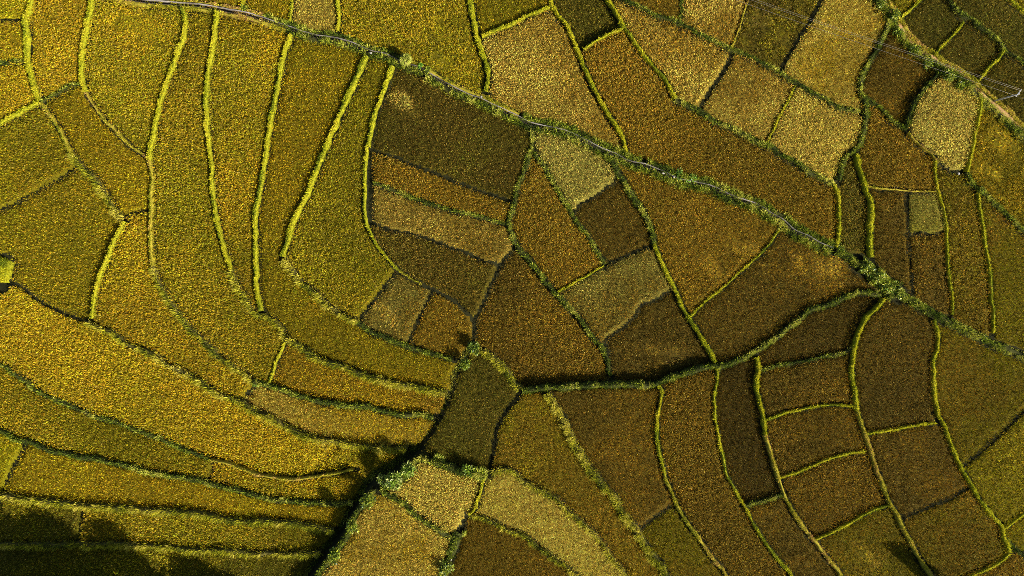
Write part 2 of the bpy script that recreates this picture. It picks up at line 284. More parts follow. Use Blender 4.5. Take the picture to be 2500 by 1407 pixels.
# ------------------------------------------------------------------ plan: plots  (x, y, crop, level, extras, label)
CROPS = {  # leaf colour 1, leaf colour 2
 'amber': ((.42,.275,.009), (.37,.275,.008)),
 'lime':  ((.37,.32,.007), (.43,.315,.008)),
 'olive': ((.285,.23,.007), (.36,.255,.009)),
 'brown': ((.315,.188,.013), (.27,.172,.012)),
 'gold':  ((.58,.40,.06), (.52,.37,.045)),
 'pale':  ((.44,.355,.06), (.43,.33,.055)),
 'dark':  ((.165,.106,.011), (.195,.12,.011)),
 'dgreen':((.15,.125,.010), (.18,.13,.011)),
}
# patches of flattened rice: x, y, radius, direction, stretch
LODGE = [(1075,65,16,1.9,2.6),(1085,150,20,.5,1.3),(1052,98,9,1.2,1.4),(2455,350,26,.9,2.4),(2425,420,22,.4,1.8),(1838,612,24,.6,2.6),(985,238,22,1.0,2.4),(1870,50,22,.3,1.5),(1915,95,18,1.2,1.4),(1840,105,16,.5,1.3),
 (1650,875,26,.2,1.7),(1585,850,18,.8,1.3),(950,770,24,1.1,1.7),(2190,545,9,0,1),(2175,510,8,0,1),(350,70,40,.5,1.8),(2010,655,40,.4,1.8),(2120,1365,24,.6,1.4),(1740,655,22,.9,1.5),(60,100,22,.4,1.5)]
FIELDS = [
(25,20,'lime',0,{'k':1.15},'yellow-lime rice plot in the extreme top left corner'),
(25,95,'amber',0,{'k':1.15,'mot':.5},'small mottled amber rice plot at left edge, second from the top'),
(30,220,'amber',0,{'k':1.15},'amber rice plot at left edge, third from the top, above the slanting lime bund'),
(140,110,'amber',0,{'k':1.15,'mot':.3},'upright brownish amber rice plot between the first two lime bunds'),
(60,380,'olive',-.1,{'k':1.15},'olive rice plot at left edge under the slanting lime bund'),
(130,620,'olive',-.3,{'k':1.15},'large olive rice plot at left edge, left of the sharp bend'),
(330,180,'olive',0,{'k':1.15,'patch':(330,75,85,'amber')},'wide olive rice plot with an orange-gold patch below the channel start'),
(240,380,'amber',0,{'k':1.1},'amber wedge-shaped rice plot between dry bunds at upper left'),
(300,650,'amber',0,{},'long amber rice terrace curving right from beneath the sharp bend'),
(440,450,'olive',.1,{},'long olive rice terrace between third and fourth long bunds from left'),
(570,300,'amber',.1,{'mix':'olive'},'tapering amber rice strip between fourth and fifth long bunds'),
(750,300,'amber',.1,{'mix':'olive'},'long amber rice terrace right of the fifth long bund, curling to the gully'),
(860,450,'olive',.1,{'mot':.2},'olive rice plot enclosed by the widest lime bund, left of centre'),
(1080,300,'dark',0,{'mix':'dgreen','mot':.2,'patch':(985,240,36,'gold')},'large dark green rice plot directly under the channel and round bush'),
(1050,440,'brown',.12,{},'slim brownish gold strip under the large dark green plot'),
(1080,550,'gold',.12,{'mix':'brown','k':.85},'pale golden rice strip at centre, wedge-shaped to the right'),
(1080,640,'dark',0,{'mix':'dgreen','k':1.1},'dark olive rice plot beneath the pale golden wedge'),
(960,750,'pale',0,{'mot':.5,'mix':'brown','k':.82},'small pale mottled plot left of a dark line, left of centre'),
(1075,790,'brown',0,{},'small brown plot between the dark line and the gully top'),
(1340,560,'brown',0,{'k':.9},'brown lens-shaped rice plot at centre beside the green straight bund'),
(1400,410,'pale',.1,{'k':1.12},'pale green-gold rice plot below the channel with a wavy lower edge'),
(1500,550,'dark',-.1,{'mot':.6},'dark brown rice patch below the wavy edge of the pale plot'),
(1520,690,'pale',.05,{'mix':'brown','k':.8},'tan rice plot with an irregular wavy lower right edge'),
(1620,840,'dark',-0.3,{'mot':.9},'dark mottled rice patch in the corner above the level green bank'),
(1290,800,'brown',-0.35,{'k':.85,'mix':'dark'},'large dim brown rice plot in the very middle of the view'),
(1720,560,'brown',0,{'k':.95,'mot':.3},'large reddish brown rice plot under the right half of the channel'),
(1860,720,'dark',0,{'patch':(2010,650,110,'brown')},'dark olive rice plot right of the thin straight slanting bund'),
(1930,830,'dark',-.4,{'k':.8},'dark wedge-shaped rice plot right of centre under the climbing green bank'),
(1960,940,'brown',-.1,{'k':.78,'mix':'dark'},'brown rice plot between first and second rungs at lower right'),
(1985,1070,'brown',-.1,{'k':.78,'mix':'dark'},'brown rice plot between second and third rungs at lower right'),
(2030,1200,'brown',-.1,{'k':.78,'mix':'dark'},'brown rice plot between third and lowest rungs at lower right'),
(2120,1340,'olive',0,{'k':.85,'mot':.5,'mix':'brown'},'mottled olive-brown rice plot left of the tree shadow at the bottom'),
(1900,1300,'dark',-.1,{'mot':.5,'mix':'brown','k':.95},'narrow mottled dark olive plot at the bottom edge below the blackish plot'),
(1810,1080,'dark',-.5,{'k':.62},'blackish narrow upright rice plot, darkest at lower right'),
(1690,1100,'brown',0.4,{'k':.75},'long brown rice terrace between smooth double bund and ragged bund'),
(1480,1050,'dark',0.6,{'mix':'brown'},'large dark brown rice plot right of the most shaggy bund'),
(1620,1340,'olive',.2,{'k':.8,'mix':'brown'},'olive-brown rice plot at the bottom edge below the short black furrow'),
(1300,1080,'brown',0.6,{'k':1.0,'mot':.5,'mix':'olive'},'ochre rice terrace left of the most shaggy bund'),
(1150,1000,'dgreen',0.35,{},'olive kite-shaped rice plot ringed by dark ditches at bottom centre'),
(1320,1250,'gold',1.0,{'k':1.12},'pale golden curved strip running to the bottom edge'),
(1250,1370,'brown',.8,{'k':.8},'brown rice plot at the bottom edge left of the pale golden curved strip'),
(1080,1200,'gold',1.4,{'k':1.12},'small golden four-sided plot right of the gully head'),
(950,1320,'gold',1.3,{'k':1.12,'mix':'amber'},'big golden rice plot at the bottom edge beside the dark gully'),
(880,935,'brown',-.2,{'mix':'amber','k':1.1},'brown rice terrace above the green bund, left of the gully'),
(800,1030,'amber',-.35,{'mix':'gold','k':1.1},'orange-gold rice strip left of the gully'),
(500,1040,'amber',-.2,{'k':1.15},'longest amber rice terrace, sweeping from the left edge to the gully'),
(250,1070,'olive',-.3,{},'olive rice terrace under the longest amber one at lower left'),
(680,1200,'olive',-.4,{'mix':'amber'},'short olive rice terrace beneath the straw bund that curls up'),
(12,1110,'lime',-.3,{'k':1.15},'scrap of lime rice plot at the left edge, lower left'),
(350,1190,'amber',-.4,{'k':1.15},'amber rice terrace beneath the long dark green bund at lower left'),
(90,1285,'olive',-.5,{'mix':'dgreen'},'dim olive rice plot at left edge near the bottom corner'),
(450,1300,'olive',-.5,{},'olive rice strip between the two lowest bunds at lower left'),
(350,1395,'olive',-.6,{'mix':'dgreen'},'dusky rice plot along the bottom edge at lower left'),
(500,-40,'amber',0,{},'sliver of amber rice above the channel start at the top edge'),
(650,10,'amber',0,{},'small amber rice plot above the channel, second from its start'),
(770,30,'gold',.1,{},'small golden rice plot above the channel at the top edge'),
(1000,80,'olive',0,{'mot':.4},'broad olive rice plot above the channel behind the round bush'),
(1240,15,'olive',-.1,{},'olive triangular rice plot at the top edge at centre'),
(1330,180,'gold',.1,{'mix':'brown'},'brownish gold rice plot above the channel, right of the furrowed bund'),
(1430,45,'dgreen',-.5,{'mot':.3},'small dark green rice plot at the top edge'),
(1560,280,'brown',.2,{},'huge brown rice plot stretching along the upper side of the channel'),
(1640,140,'gold',.1,{'mix':'brown'},'rust-gold rice plot between two slanting bunds at upper right'),
(1595,8,'brown',0,{},'scrap of brown rice plot at the top edge right of centre'),
(1740,50,'gold',0,{'mix':'brown'},'amber-brown rice plot at the top edge left of the mottled dark one'),
(1880,80,'dark',-.2,{'mot':1.0,'mix':'olive'},'dark mottled rice plot at the top edge, patchy yellow'),
(2040,120,'gold',.2,{'k':1.12,'mix':'amber'},'bright golden four-sided rice plot at upper right, most vivid'),
(1830,230,'gold',.05,{'mix':'brown'},'tan four-sided rice plot left of the palest golden one'),
(1990,320,'gold',.1,{'k':1.12},'palest golden four-sided rice plot at upper right'),
(2190,190,'dark',-.3,{'mix':'brown'},'dark brown rice plot left of the golden plot near the pole'),
(2310,290,'gold',.4,{'k':1.12,'mix':'pale'},'golden rice plot left of the utility pole'),
(2190,370,'brown',0,{},'brown triangular rice plot right of the winding green bank'),
(2090,540,'dgreen',-.2,{},'narrow dark green rice sliver right of the channel end'),
(2180,600,'dark',0,{'mot':.4,'mix':'brown'},'dark brown rice strip right of the broad upright lime bund'),
(2265,520,'pale',.1,{'mix':'lime'},'small lime-gold square rice plot at right'),
(2275,660,'dark',0,{'mot':.7,'mix':'brown'},'dark mottled rice plot under the small lime square'),
(2350,600,'brown',0,{'k':.85,'mix':'olive'},'upright olive-brown rice strip right of the small lime square'),
(2460,680,'olive',0,{'k':.85,'mix':'brown'},'olive rice plot at the right edge above the long weedy bank'),
(2440,380,'olive',0,{'mot':.7,'mix':'amber'},'mottled amber rice plot at the right edge under the dirt path'),
(2270,60,'dgreen',-.2,{'mot':.5},'dark olive rice plot above the dirt path, upper of a pair'),
(2380,125,'dgreen',-.2,{'mot':.5},'dark olive rice plot above the dirt path, lower of a pair'),
(2440,40,'dgreen',0,{},'olive rice plot filling the top right corner'),
(2460,190,'dgreen',0,{},'olive rice plot behind the utility pole at the right edge'),
(2185,850,'dark',0,{},'dark rice plot right of the curved bright lime bund'),
(2400,950,'olive',0,{'k':.85,'mix':'brown'},'large olive-brown rice plot at the right edge below the long weedy bank'),
(2450,1170,'olive',.1,{'mix':'amber'},'amber-olive rice plot at the right edge below a diagonal furrow'),
(2230,1140,'dark',0,{'k':.9,'mix':'brown'},'dark brown rice plot below the level lime bund at lower right'),
(2330,1300,'olive',.1,{'k':.85,'mix':'brown'},'olive rice plot right of the tree shadow at lower right'),
(2485,1310,'olive',0,{},'scrap of olive rice plot at the right edge near the lower corner'),
(2460,1410,'brown',0,{},'scrap of brown rice plot in the extreme lower right corner'),
(2195,0,'olive',0,{},'tiny triangular rice plot at the top edge beside the dirt path'),
(2640,60,'olive',0,{},'rice plot outside the top right corner'),
]

# ------------------------------------------------------------------ rasterise the plan (3 map units a cell)
MARG, CELL = 150, 3
X0, Y0 = -MARG, -MARG
NXC, NYC = (2500 + 2 * MARG) // CELL, (1407 + 2 * MARG) // CELL
gx = X0 + (np.arange(NXC) + .5) * CELL; gy = Y0 + (np.arange(NYC) + .5) * CELL
CLEAR = np.full((NYC, NXC), 999.0)

def wobble(pts, amp, seed):
    """resample a polyline as a smooth curve with slight unevenness"""
    pts = np.array(pts, float)
    if len(pts) > 2:
        out = []
        q = np.vstack([2 * pts[0] - pts[1], pts, 2 * pts[-1] - pts[-2]])
        for i in range(1, len(q) - 2):
            p0, p1, p2, p3 = q[i - 1:i + 3]
            n = max(2, int(np.hypot(*(p2 - p1)) / 7))
            t = np.linspace(0, 1, n, endpoint=False)[:, None]
            out.append(.5 * ((2 * p1) + (p2 - p0) * t + (2 * p0 - 5 * p1 + 4 * p2 - p3) * t ** 2 + (3 * p1 - p0 - 3 * p2 + p3) * t ** 3))
        out.append(pts[-1:]); pts = np.vstack(out)
    else:
        n = max(2, int(np.hypot(*(pts[1] - pts[0])) / 7)); t = np.linspace(0, 1, n)[:, None]
        pts = pts[0] * (1 - t) + pts[1] * t
    d = np.gradient(pts, axis=0); d /= np.maximum(np.hypot(d[:, 0], d[:, 1])[:, None], 1e-6)
    nrm = np.stack([-d[:, 1], d[:, 0]], 1)
    k = (N1(pts[:, 0] + seed * 37, pts[:, 1], 22) - .5) * 2 * amp + (N2(pts[:, 0], pts[:, 1] + seed * 11, 9) - .5) * amp
    k[0] = k[-1] = 0
    return pts + nrm * k[:, None]

def stamp(pts, hw):
    R = max(40, hw + 12)
    for a, b in zip(pts[:-1], pts[1:]):
        x0, x1 = sorted((a[0], b[0])); y0, y1 = sorted((a[1], b[1]))
        i0 = max(0, int((x0 - R - X0) / CELL)); i1 = min(NXC, int((x1 + R - X0) / CELL) + 1)
        j0 = max(0, int((y0 - R - Y0) / CELL)); j1 = min(NYC, int((y1 + R - Y0) / CELL) + 1)
        if i0 >= i1 or j0 >= j1: continue
        xx, yy = np.meshgrid(gx[i0:i1], gy[j0:j1])
        dx, dy = b - a; L2 = dx * dx + dy * dy + 1e-9
        t = np.clip(((xx - a[0]) * dx + (yy - a[1]) * dy) / L2, 0, 1)
        d = np.hypot(xx - a[0] - t * dx, yy - a[1] - t * dy) - hw
        np.minimum(CLEAR[j0:j1, i0:i1], d, out=CLEAR[j0:j1, i0:i1])

CURVES = []
BARR = np.zeros((NYC, NXC), bool)
for k, (st, w, hb, pts, lab) in enumerate(LINES):
    c = wobble(pts, {'S': 3.0, 'G': 2.6, 'D': .9, 'B': 3.5}.get(st, 1.9), k)
    CURVES.append(c)
    e0 = c[0] + (c[0] - c[1]) / max(np.hypot(*(c[0] - c[1])), 1e-6) * 7; e1 = c[-1] + (c[-1] - c[-2]) / max(np.hypot(*(c[-1] - c[-2])), 1e-6) * 7
    stamp(np.vstack([e0, c, e1]), w * (.36 if st == 'D' else .46))
CH_C = wobble(CHANNEL, 1.0, 301); PA_C = wobble(PATH, 2.0, 302)
stamp(CH_C, 13); stamp(PA_C, 15)
DITCH = np.zeros((NYC, NXC))
for (st, w, hb, pts, lab), c in zip(LINES, CURVES):
    if st == 'D':
        _c = CLEAR.copy(); CLEAR[:] = 999; stamp(c, w / 2 - 1); DITCH = np.maximum(DITCH, np.clip(-CLEAR / 3 + .3, 0, 1)); CLEAR = _c
BARR = CLEAR < 1.0

LAB = np.zeros((NYC, NXC), np.int16)
for k, f in enumerate(FIELDS):
    i = int((f[0] - X0) / CELL); j = int((f[1] - Y0) / CELL)
    LAB[j - 1:j + 2, i - 1:i + 2] = k + 1
LAB[BARR] = 0
def grow(lab, allowed, n):
    for _ in range(n):
        new = lab.copy()
        for ax, sh in ((0, 1), (0, -1), (1, 1), (1, -1)):
            s = np.roll(lab, sh, axis=ax)
            if ax == 0: s[0 if sh == 1 else -1] = 0
            else: s[:, 0 if sh == 1 else -1] = 0
            m = (new == 0) & allowed & (s > 0); new[m] = s[m]
        if (new == lab).all(): break
        lab = new
    return lab
LAB = grow(LAB, ~BARR, 900)
UNF = (LAB == 0) & ~BARR
NEAR = grow(LAB.copy(), np.ones_like(BARR), 400)
LEV = np.array([0.0] + [f[3] for f in FIELDS])
ZL = LEV[NEAR]
def blur(a, r):
    for ax in (0, 1):
        c = np.cumsum(np.pad(a, [(r + 1, r) if x == ax else (0, 0) for x in (0, 1)], mode='edge'), axis=ax)
        a = (np.take(c, range(2 * r + 1, c.shape[ax]), ax) - np.take(c, range(0, c.shape[ax] - 2 * r - 1), ax)) / (2 * r + 1)
    return a
ZS = blur(ZL, 3)

def cell_of(px, py):
    return (np.clip(((np.asarray(py) - Y0) / CELL).astype(int), 0, NYC - 1), np.clip(((np.asarray(px) - X0) / CELL).astype(int), 0, NXC - 1))
def zlev(px, py): return ZS[cell_of(px, py)]
def W(px, py):
    return (np.asarray(px) - 1250) / PXM, (703.5 - np.asarray(py)) / PXM

# ------------------------------------------------------------------ ground
st = 3
ii = np.arange(0, NXC, st); jj = np.arange(0, NYC, st)
I, J = np.meshgrid(ii, jj)
px, py = gx[I], gy[J]; wx, wy = W(px, py)
wz = ZS[J, I] - .35 * DITCH[J, I] - .03 - .05 * N2(wx, wy, .8)
edge = (I == ii[0]) | (I == ii[-1]) | (J == jj[0]) | (J == jj[-1])
wz = np.where(edge, -.2, wz)
nx, ny = len(ii), len(jj)
V = np.stack([wx, wy, wz], -1).reshape(-1, 3)
a = (np.arange(ny - 1)[:, None] * nx + np.arange(nx - 1)[None]).ravel()
F = np.stack([a, a + nx, a + nx + 1, a + 1], 1)
# skirt to the horizon
per = np.concatenate([np.arange(nx), np.arange(1, ny) * nx + nx - 1, (ny - 1) * nx + np.arange(nx - 2, -1, -1), np.arange(ny - 2, 0, -1) * nx])
vo = V[per].copy(); vo[:, :2] *= 14; vo[:, 2] = -1.0
b0 = len(V); m = len(per)
V = np.vstack([V, vo]); k = np.arange(m); k2 = (k + 1) % m
F = np.vstack([F, np.stack([per[k], per[k2], b0 + k2, b0 + k], 1)])
tag(new_mesh('ground', V, F.ravel(), 4, M_GROUND, smooth=True), kind='structure')

# ------------------------------------------------------------------ rice plots
SPC = 0.215 * PXM
hi, hj = np.meshgrid(np.arange(int((2500 + 2 * MARG) / SPC)), np.arange(int((1407 + 2 * MARG) / SPC)))
hx = X0 + (hi.ravel() + .5) * SPC + RNG.normal(0, .24, hi.size) * SPC
hy = Y0 + (hj.ravel() + .5) * SPC + RNG.normal(0, .24, hi.size) * SPC
out_frame = (hx < -25) | (hx > 2525) | (hy < -25) | (hy > 1432)
keep = ~out_frame | (RNG.random(hx.size) < .5)
hx, hy = hx[keep], hy[keep]
cj, ci = cell_of(hx, hy)
hl = LAB[cj, ci]; hc = CLEAR[cj, ci]
ok = (hl > 0) & (hc > 2.0)
hx, hy, hl = hx[ok], hy[ok], hl[ok]
order = np.argsort(hl, kind='stable'); hx, hy, hl = hx[order], hy[order], hl[order]
bounds = np.searchsorted(hl, np.arange(1, len(FIELDS) + 2))

def blades(root, tip, width, side=None):
    """one triangle each: a leaf from root to tip"""
    n = len(root); d = tip - root
    s = np.stack([-d[:, 1], d[:, 0], np.zeros(n)], 1); s /= np.maximum(np.linalg.norm(s, axis=1)[:, None], 1e-5)
    s += RNG.normal(0, .45, (n, 3)); s /= np.linalg.norm(s, axis=1)[:, None]
    s *= (width / 2)[:, None]
    V = np.empty((n, 3, 3), np.float32); mid = root + d * .25
    V[:, 0] = mid - s; V[:, 1] = mid + s; V[:, 2] = tip
    return V.reshape(-1, 3), np.arange(3 * n, dtype=np.int32)

NB = 5
for k, (fx, fy, crop, lev, ex, label) in enumerate(FIELDS):
    s, e = bounds[k], bounds[k + 1]
    c1, c2 = (np.array(c) for c in CROPS[crop])
    if 'mix' in ex: c2 = np.array(CROPS[ex['mix']][0])
    c1, c2 = c1 * ex.get('k', 1), c2 * ex.get('k', 1)
    # crop mass: an uneven block of stems up to just under the leaves
    st = 2
    mask = (LAB == k + 1) & (CLEAR > 2.5)
    sub = mask[::st, ::st]
    sub = sub.copy()
    n_y, n_x = sub.shape
    if sub.sum() < 4: continue
    vid = -np.ones((n_y + 1, n_x + 1), int)
    cnt = np.zeros((n_y + 1, n_x + 1), int)
    for dj in (0, 1):
        for di in (0, 1): cnt[dj:dj + n_y, di:di + n_x] += sub
    used = cnt > 0; vid[used] = np.arange(used.sum())
    vj, vi = np.nonzero(used); full = cnt[used] == 4
    vx = X0 + vi * st * CELL + RNG.uniform(-1.6, 1.6, len(vi)); vy = Y0 + vj * st * CELL + RNG.uniform(-1.6, 1.6, len(vi))
    wx, wy = W(vx, vy)
    zc = lev + .10 + .12 * N1(wx, wy, .7) + RNG.uniform(-.06, .06, len(vi)) 
    z = np.where(full, zc, np.minimum(zlev(vx, vy), lev) - .08)
    qj, qi = np.nonzero(sub)
    Fq = np.stack([vid[qj, qi], vid[qj + 1, qi], vid[qj + 1, qi + 1], vid[qj, qi + 1]], 1)
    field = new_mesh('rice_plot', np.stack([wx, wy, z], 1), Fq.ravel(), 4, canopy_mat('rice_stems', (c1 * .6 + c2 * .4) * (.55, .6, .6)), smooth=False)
    tag(field, label, 'rice plot', 'rice plots of the valley floor', 'thing')
    if e - s < 3: continue
    # leaves: every hill of rice is a tuft
    x, y = W(hx[s:e], hy[s:e]); n = len(x)
    rr = np.random.default_rng(100 + k)
    mot = ex.get('mot', 0)
    big = N2(x, y, 3.2) * .4 + N3(x, y, 1.2) * .6
    fine = N1(x, y, .55)
    dropout = rr.random(n) < mot * .22 * np.clip((.52 - big) * 6, 0, 1)
    x, y, big, fine, hpx, hpy = x[~dropout], y[~dropout], big[~dropout], fine[~dropout], hx[s:e][~dropout], hy[s:e][~dropout]
    n = len(x)
    ripe = N1(x + 17.3 * k, y, 11) * .6 + N3(x, y + 9.1 * k, 4.5) * .4
    t = np.clip((big - .5) * 1.6 + (ripe - .5) * 2.4 + .45 + rr.normal(0, .15, n), 0, 1)
    cc = c1 * (1 - t)[:, None] + c2 * t[:, None]
    if 'patch' in ex:
        qx, qy, qr, qc = ex['patch']
        d = np.hypot((hpx - qx), (hpy - qy) * 1.3) / qr + (N1(x, y, 1.5) - .5) * .9
        tt = np.clip((1.1 - d) * 2, 0, 1)[:, None]; cc = cc * (1 - tt) + np.array(CROPS[qc][0]) * 1.15 * tt
    bright = np.clip(rr.normal(1, .28, n), .35, 2.0) * (1 + (N3(x, y, 6.5) - .5) * .35 + (N2(x + 5 * k, y, 15) - .5) * .45 + (N1(x * .35 + y * .2, y * 1.6 - x * .3, 1.1) - .5) * .22) * (1 - .35 * mot * np.clip((.55 - big) * 5, 0, 1))
    cc = cc * bright[:, None]
    zb = lev + .28 + .20 * (fine - .5) + rr.normal(0, .13, n) - mot * .12 * np.clip((.6 - big) * 3, 0, 1)
    flow = rr.uniform(0, 6.283) + (N1(x, y, 14) - .5) * 2.2 + (N2(x, y, 4) - .5) * 1.2
    flat = np.zeros(n)
    for lx, ly, lr, la, le in LODGE:
        ux, uy = hpx - lx, hpy - ly
        dl = np.hypot((ux * math.cos(la) + uy * math.sin(la)) / le, -ux * math.sin(la) + uy * math.cos(la)) / lr + (N3(x, y, 1.1) - .5) * 1.3
        m_ = np.clip((1 - dl) * 3, 0, 1); flat = np.maximum(flat, m_); flow = np.where(m_ > .3, la * -1 + (N1(x, y, 2.5) - .5) * 2, flow)
    cc = cc * (1 + .35 * flat)[:, None]; zb = zb - .02 * flat
    nb = NB
    R = lambda a: np.repeat(a, nb, axis=0)
    x, y, zb, flow, cc, flat = R(x), R(y), R(zb), R(flow), R(cc), R(flat)
    n *= nb
    az = rr.uniform(0, 6.283, n); sp = rr.uniform(.25, .95, n)
    lo_ = .32 + 1.0 * flat
    dx = np.cos(az) * sp + np.cos(flow) * lo_; dy = np.sin(az) * sp + np.sin(flow) * lo_
    dz = rr.uniform(.55, 1.35, n) * (1 - .7 * flat)
    L = rr.uniform(.26, .46, n) / np.sqrt(dx * dx + dy * dy + dz * dz)
    root = np.stack([x + np.cos(az) * .05, y + np.sin(az) * .05, zb], 1)
    tip = root + np.stack([dx * L, dy * L, dz * L], 1)
    v, f = blades(root, tip, rr.uniform(.05, .10, n))
    hue = rr.normal(0, 1, n)
    tint = cc * np.clip(rr.normal(1, .36, n), .25, 2.2)[:, None] * np.stack([1 + .14 * hue, 1 - .05 * hue, np.ones(n)], 1)
    straw = rr.random(n) < .035
    tint[straw] = np.array((.62, .47, .10)) * rr.uniform(.6, 1.0, straw.sum())[:, None]
    lv = new_mesh('rice_leaves', v, f, 3, M_RICE, field, np.clip(tint, .002, .8))
    lv['kind'] = 'stuff'

# ------------------------------------------------------------------ bunds and the grass on them
GRASS = {  # colours, weights, blade length, density per m2
 'L': ([(.14,.19,.010),(.34,.37,.010),(.54,.51,.014),(.66,.56,.03)], [.17,.28,.37,.18], (.14,.40), 300),
 'Y': ([(.20,.22,.012),(.42,.38,.015),(.58,.46,.05),(.48,.28,.09)], [.2,.36,.3,.14], (.14,.36), 260),
 'G': ([(.05,.08,.010),(.13,.18,.012),(.32,.37,.025),(.56,.52,.08)], [.3,.26,.27,.17], (.2,.55), 230),
 'S': ([(.08,.10,.010),(.26,.27,.012),(.46,.42,.02),(.58,.49,.07)], [.22,.32,.3,.16], (.4,.95), 220),
}
TURF_SOIL = {'L': noise_mat('lime_turf', (.14,.15,.008), (.34,.32,.012), 3.0, 8, .95, .6, (.44,.34,.05)),
 'Y': noise_mat('dry_turf', (.18,.16,.012), (.36,.29,.03), 2.0, 8, .95, .6, (.46,.27,.10)),
 'G': noise_mat('weedy_soil', (.018,.022,.006), (.06,.06,.012), 2.4, 8, .95, .6, (.16,.12,.04)),
 'S': noise_mat('tussock_soil', (.03,.03,.008), (.12,.10,.02), 2.4, 8, .95, .6, (.24,.17,.06))}
def frame_of(c):
    d = np.gradient(c, axis=0); d /= np.maximum(np.hypot(d[:, 0], d[:, 1])[:, None], 1e-6)
    return np.stack([-d[:, 1], d[:, 0]], 1)

def ridge(name, c, hw, hb, mat, seed, prof=(-1.12,-.98,-.6,0,.6,.98,1.12), hs=(-.25,.3,.9,1,.9,.3,-.25), base='max'):
    """earth ridge along a curve; returns object and a height function"""
    nrm = frame_of(c); n = len(c)
    A = c + nrm * (hw + 5); B = c - nrm * (hw + 5)
    za, zb_ = zlev(A[:, 0], A[:, 1]), zlev(B[:, 0], B[:, 1])
    kern = np.ones(5) / 5
    sm = lambda q: np.convolve(np.pad(q, 2, mode='edge'), kern, 'valid')
    za, zb_ = sm(za), sm(zb_); top = np.maximum(za, zb_) + hb
    if base == 'min': za = zb_ = np.minimum(za, zb_) - .3; top = za + hb
    vs = []
    wv = hw * (1 + (N3(c[:, 0], c[:, 1] + seed * 7, 17) - .5) * .9 + (N2(c[:, 0], c[:, 1] + seed * 5, 8) - .5) * .6)
    for p, h in zip(prof, hs):
        q = c + nrm * (wv * p)[:, None]
        low = za if p > 0 else zb_
        if p == 0: low = np.minimum(za, zb_)
        zz = np.where(h < 0, low + h, low + (top - low) * h) + (N1(q[:, 0], q[:, 1], 5) - .5) * .12
        x, y = W(q[:, 0], q[:, 1]); vs.append(np.stack([x, y, zz], 1))
    m = len(prof); V = np.stack(vs, 1).reshape(-1, 3)
    a = (np.arange(n - 1)[:, None] * m + np.arange(m - 1)[None]).ravel()
    F = np.stack([a, a + 1, a + m + 1, a + m], 1)
    o = new_mesh(name, V, F.ravel(), 4, mat, smooth=True)
    return o, (c, nrm, wv, top, za, zb_)

def turf(parent, geo, style, seed, dens_k=1.0, lo=-1.05, hi=1.05, lean=.0, bare=0.0, len_k=1.0):
    c, nrm, wv, top, za, zb_ = geo
    cols, wts, (l0, l1), dens = GRASS[style]
    rr = np.random.default_rng(500 + seed)
    seg = np.hypot(*np.diff(c, axis=0).T); S = np.concatenate([[0], np.cumsum(seg)])
    mid_in = (c[:, 0] > -60) & (c[:, 0] < 2560) & (c[:, 1] > -60) & (c[:, 1] < 1470)
    area = S[-1] * wv.mean() * (hi - lo) / PXM ** 2
    n = int(area * dens * dens_k)
    s = rr.uniform(0, S[-1], n); t = rr.uniform(lo, hi, n)
    idx = np.clip(np.searchsorted(S, s) - 1, 0, len(c) - 2); u = (s - S[idx]) / np.maximum(seg[idx], 1e-6)
    L = lambda a: a[idx] + (a[idx + 1] - a[idx]) * (u[:, None] if a.ndim == 2 else u)
    cp, cn, w, tp, z1, z2 = L(c), L(nrm), L(wv), L(top), L(za), L(zb_)
    q = cp + cn * (w * t)[:, None]
    ok = (q[:, 0] > -90) & (q[:, 0] < 2590) & (q[:, 1] > -90) & (q[:, 1] < 1497)
    big = N1(q[:, 0] + 31 * seed, q[:, 1], 30); tuf = N2(q[:, 0], q[:, 1], 6)
    ok &= ~((big > 1 - bare) & (np.abs(t) < .75)) & (rr.random(n) < (.5 if style in 'LY' else .2) + tuf)
    q, cn, t, tp, z1, z2, big, tuf = q[ok], cn[ok], t[ok], tp[ok], z1[ok], z2[ok], big[ok], tuf[ok]
    n = len(q)
    at = np.abs(t); low = np.where(t > 0, z1, z2)
    h = np.interp(at, [0, .6, .98, 1.12], [1, .9, .3, -.1]); z = low + (tp - low) * h
    x, y = W(q[:, 0], q[:, 1])
    cols = np.array(cols); pick = np.searchsorted(np.cumsum(wts) / sum(wts), np.clip(rr.random(n) * .7 + (big - .5) * .9 + (tuf - .5) * .6 + (N3(q[:, 0] - 13 * seed, q[:, 1], 75) - .5) * (.9 if style in 'LY' else .4) + .15, 0, .999))
    col = cols[np.clip(pick, 0, len(cols) - 1)] * np.clip(rr.normal(1, .25, n), .4, 1.7)[:, None]
    az = rr.uniform(0, 6.283, n)
    o = np.sign(t) * at * .55 + lean
    dx = np.cos(az) * .6 + cn[:, 0] * o; dy = np.sin(az) * .6 - cn[:, 1] * o
    dz = rr.uniform(.6, 1.2, n)
    Ln = rr.uniform(l0, l1, n) * (.6 + .8 * tuf) * len_k / np.sqrt(dx * dx + dy * dy + dz * dz)
    root = np.stack([x, y, z - .03], 1)
    v, f = blades(root, root + np.stack([dx * Ln, dy * Ln, dz * Ln], 1), rr.uniform(.05, .10, n))
    g = new_mesh('grass', v, f, 3, M_GRASS, parent, np.clip(col, .002, .8)); g['kind'] = 'stuff'

for k, ((st, w, hb, pts, label), c) in enumerate(zip(LINES, CURVES)):
    if st in 'DB': continue
    o, geo = ridge('grassy_bund', c, w * {'L': .29, 'Y': .30, 'G': .42, 'S': .44}[st], hb * (1.35 if st in 'LY' else 1.1), TURF_SOIL[st], k)
    tag(o, label, 'bund', 'bunds between the rice plots')
    lean = 0.0
    if st == 'S': lean = .5
    turf(o, geo, st, k, bare=.28 if st == 'Y' else (.12 if st in 'SG' else .05), lean=lean, dens_k=1.0)

